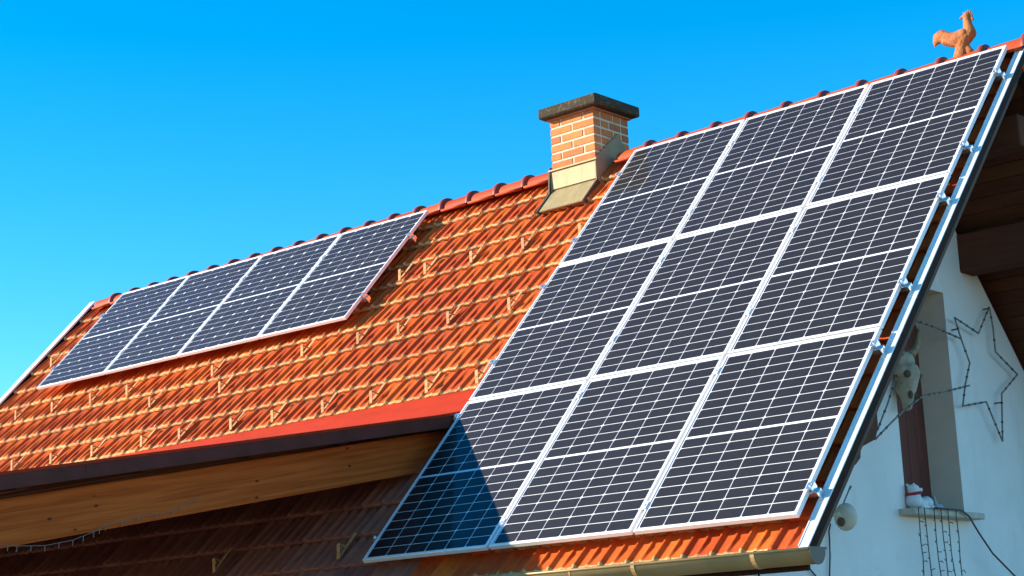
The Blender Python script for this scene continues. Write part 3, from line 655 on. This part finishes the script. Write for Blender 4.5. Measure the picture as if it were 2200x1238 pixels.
# star and comet light tubes on the gable
XT = 2.74
def WP(pts, x=XT): return [W(x, y, z) for y, z in pts]
star = [(0.514, -1.96), (0.915, -2.046), (1.165, -1.787), (1.195, -1.968), (1.193, -2.17), (1.567, -2.327), (1.229, -2.522), (1.198, -2.685), (1.154, -2.929), (1.007, -2.727), (0.93, -2.617), (0.505, -2.688), (0.586, -2.505), (0.703, -2.316), (0.593, -2.129), (0.514, -1.96)]
se = empty('star_light', 'unlit star-shaped light tube on the white gable', 'light')
def light_line(name, pts, parent, r=0.012, step=0.11, x=XT):
    P = WP(pts, x); b = MB()
    for k in range(len(P) - 1): b.tube([P[k], P[k + 1]], r * 0.60, 6)
    b.build(name, m_greywire, parent, smooth=True)
    b = MB()
    for k in range(len(P) - 1):                    # dark clips and bulb sockets
        dv = P[k + 1] - P[k]; L = dv.length; c = int(L / step)
        for j in range(1, c + 1):
            q = P[k] + dv * (j / (c + 1)); tdir = dv.normalized()
            b.tube([q - tdir * 0.007, q + tdir * 0.007], r * 0.85, 6)
    b.build('bulb_sockets', m_wire, parent)['kind'] = 'stuff'
light_line('star_outline', star, se)
light_line('tail', [(-0.161, -2.063), (0.197, -2.087), (0.593, -2.129)], se)
light_line('tail', [(y_ - 0.25, z_ - 0.06) for y_, z_ in [(0.646, -2.489), (0.208, -2.581), (-0.125, -2.637), (-0.462, -2.783), (-0.656, -2.884), (-0.922, -3.031)]], se, x=2.87)
light_line('tail', [(-0.50, -2.50), (-0.566, -2.588), (-0.712, -2.778), (-0.818, -2.897), (-0.89, -2.985)], se)
for y, z in ((0.56, -2.05), (1.17, -1.80), (1.20, -2.6)):
    b = MB(); b.tube([W(XW, y, z), W(XT, y, z)], 0.006, 6); b.build('wall_clip', m_wire, se)

# icicle lights below the sill
ice = [[(-0.542, -3.60), (-0.551, -3.807), (-0.539, -3.918), (-0.553, -4.061), (-0.548, -4.3)], [(-0.45, -3.60), (-0.445, -3.718), (-0.442, -3.877), (-0.432, -4.06), (-0.42, -4.25)], [(-0.3, -3.60), (-0.308, -3.76), (-0.304, -3.913), (-0.288, -4.058), (-0.29, -4.3)], [(-0.192, -3.60), (-0.196, -3.764), (-0.181, -3.898), (-0.178, -4.057), (-0.17, -4.2)], [(-0.083, -3.60), (-0.089, -3.794), (-0.088, -3.896), (-0.061, -4.055), (-0.06, -4.3)], [(0.048, -3.60), (0.056, -3.757), (0.042, -3.907), (0.045, -4.054), (0.05, -4.25)]]
ie = empty('icicle_lights', 'dark icicle light strands hanging below the window sill', 'light')
for pts in ice:
    P = WP([(pts[0][0], -3.545)] + pts, 2.825); b = MB(); b.tube(P, 0.0042, 5)
    for k in range(1, len(P) - 1):
        for t in (0.25, 0.75):
            q = P[k].lerp(P[k + 1], t); s = random.choice((-1, 1)); b.tube([q, q + Vector((0.01, s * 0.030, random.uniform(-0.01, 0.012))), q + Vector((0.01, s * 0.045, random.uniform(-0.012, 0.016)))], 0.0035, 5)
    b.build('strand', m_wire, ie)
b = MB(); b.tube(WP([(-0.30, -3.546), (-0.022, -3.546), (0.123, -3.547), (0.242, -3.585), (0.388, -3.716), (0.585, -3.868), (0.937, -4.043), (1.4, -4.2)], 2.83), 0.0075, 6); tag(b.build('power_cable', m_redcable, None, True), 'brown cable trailing from the window sill down to the right', 'cable')
b = MB(); b.tube(WP([(-1.60, -3.70), (-1.628, -3.75), (-1.631, -3.819), (-1.64, -3.921), (-1.669, -4.064), (-1.70, -4.4)], 2.70), 0.006, 6); tag(b.build('dish_cable', m_wire, None, True), 'thin dark cable hanging down the wall below the cream dish', 'cable')
b = MB(); b.tube(WP([(-2.0, -3.90), (-1.932, -4.009), (-1.847, -4.067), (-1.70, -4.2)], 2.70), 0.006, 6); tag(b.build('loop_cable', m_wire, None, True), 'short dark cable slanting out below the gutter end', 'cable')
b = MB(); b.tube(WP([(-2.55, -3.95), (-2.55, -4.06), (-2.56, -4.4)], 2.70), 0.007, 6); tag(b.build('wall_cable', m_wire, None, True), 'straight dark cable on the wall under the gutter bracket', 'cable')

# bear figurine on the sill
def bp(y, z, x=0.0): return W(2.735 + x, y, z)
bear = blob('bear_figurine', [('c', bp(-0.43, -3.49), bp(-0.425, -3.445), 0.064, 0.050), ('e', bp(-0.36, -3.505), (0.06, 0.09, 0.046)), ('e', bp(-0.265, -3.50, 0.01), (0.055, 0.062, 0.052)), ('e', bp(-0.425, -3.398), (0.045, 0.052, 0.036)), ('c', bp(-0.39, -3.396), bp(-0.318, -3.402), 0.030, 0.020), ('e', bp(-0.462, -3.368, 0.028), (0.010, 0.013, 0.012)), ('e', bp(-0.462, -3.368, -0.028), (0.010, 0.013, 0.012)), ('c', bp(-0.40, -3.50, 0.045), bp(-0.40, -3.540, 0.05), 0.024, 0.022), ('c', bp(-0.40, -3.50, -0.045), bp(-0.40, -3.540, -0.05), 0.024, 0.022), ('e', bp(-0.21, -3.535, 0.03), (0.025, 0.035, 0.018)), ('e', bp(-0.34, -3.540), (0.06, 0.11, 0.014))], m_bear, 0.006, None, 3)
tag(bear, 'white sitting bear figurine with red scarf on the window sill', 'figurine')
b = MB(); ng = 18
b.tube([bp(-0.425 + 0.052 * math.cos(2 * math.pi * k / ng), -3.434 + 0.008 * math.cos(2 * math.pi * k / ng), 0.050 * math.sin(2 * math.pi * k / ng)) for k in range(ng + 1)], 0.012, 8); b.build('scarf', m_collar_red, bear, smooth=True)
for s in (1, -1): blob('eye', [('e', bp(-0.372, -3.386, s * 0.030), (0.006, 0.010, 0.008))], m_black, 0.003, bear, 0)
blob('nose', [('e', bp(-0.298, -3.398), (0.009, 0.009, 0.008))], m_black, 0.003, bear, 0)
bag = blob('ornament', [('e', W(2.70, 0.02, -3.52), (0.03, 0.06, 0.035)), ('c', W(2.70, -0.03, -3.51), W(2.70, -0.05, -3.44), 0.022, 0.014)], mat('grey_ornament', (0.36, 0.36, 0.38), 0.6), 0.006, None, 3)
tag(bag, 'small grey ornament behind the bear figurine on the sill', 'ornament')

# cream dish with a thin rod next to the gutter end
dd = empty('wall_dish', 'cream round dish with a thin rod on the wall near the gutter', 'dish')
prof2 = [(0.0, 0.035), (0.04, 0.033), (0.075, 0.022), (0.10, 0.004), (0.112, -0.02), (0.116, -0.024), (0.108, -0.028), (0.09, -0.008), (0.06, 0.006), (0.0, 0.014)]
n = 24; vs = []; fs = []
ax = Vector((0.75, -0.64, -0.10)).normalized(); e1 = ax.cross(Vector((0, 0, 1))).normalized(); e2 = e1.cross(ax)
c0 = W(2.87, -1.66, -3.668)
prof2 = [(a_ * 0.84, b_ * 0.84) for a_, b_ in prof2]
for r_, z_ in prof2:
    for k in range(n): vs.append(c0 + (e1 * math.cos(2 * math.pi * k / n) * 0.86 + e2 * math.sin(2 * math.pi * k / n)) * r_ + ax * z_)
for j in range(len(prof2) - 1):
    for k in range(n): fs.append((j * n + k, j * n + (k + 1) % n, (j + 1) * n + (k + 1) % n, (j + 1) * n + k))
b = MB(); b.add(vs, fs); b.build('shell', m_dish, dd, smooth=True)
blob('socket', [('e', c0 + ax * 0.010 + e1 * 0.045 - e2 * 0.03, (0.030, 0.026, 0.036))], m_socket, 0.006, dd, 1)
b = MB(); b.tube([W(2.85, -1.68, -3.60), W(2.85, -1.55, -3.458)], 0.006, 6); b.tube([W(2.85, -1.555, -3.465), W(2.85, -1.535, -3.448)], 0.009, 6); b.build('rod', m_greywire, dd, smooth=True)
b = MB(); b.tube([W(XW, -1.78, -3.65), W(2.87, -1.75, -3.65)], 0.016, 8); b.build('bracket', m_dish, dd, smooth=True)

# fairy light wire looped under the glulam beam
wp = [(-7.2, -3.74), (-6.8, -3.735), (-6.393, -3.732), (-6.263, -3.737), (-6.063, -3.729), (-5.859, -3.689), (-5.702, -3.632), (-5.613, -3.587), (-5.357, -3.524), (-5.073, -3.476), (-4.937, -3.408), (-4.83, -3.363)]
b = MB(); b.tube([W(-0.235, y, z) for y, z in wp], 0.0024, 5)
for k in range(1, len(wp) - 1):
    for t in (0.0, 0.5):
        y = wp[k][0] + (wp[k + 1][0] - wp[k][0]) * t; z = wp[k][1] + (wp[k + 1][1] - wp[k][1]) * t
        b.tube([W(-0.235, y, z), W(-0.232, y - 0.006, z - 0.035)], 0.0030, 5)
tag(b.build('fairy_lights', mat('pale_wire', (0.20, 0.17, 0.15), 0.7), None), 'thin fairy light wire looping along the bottom of the glulam beam', 'light')
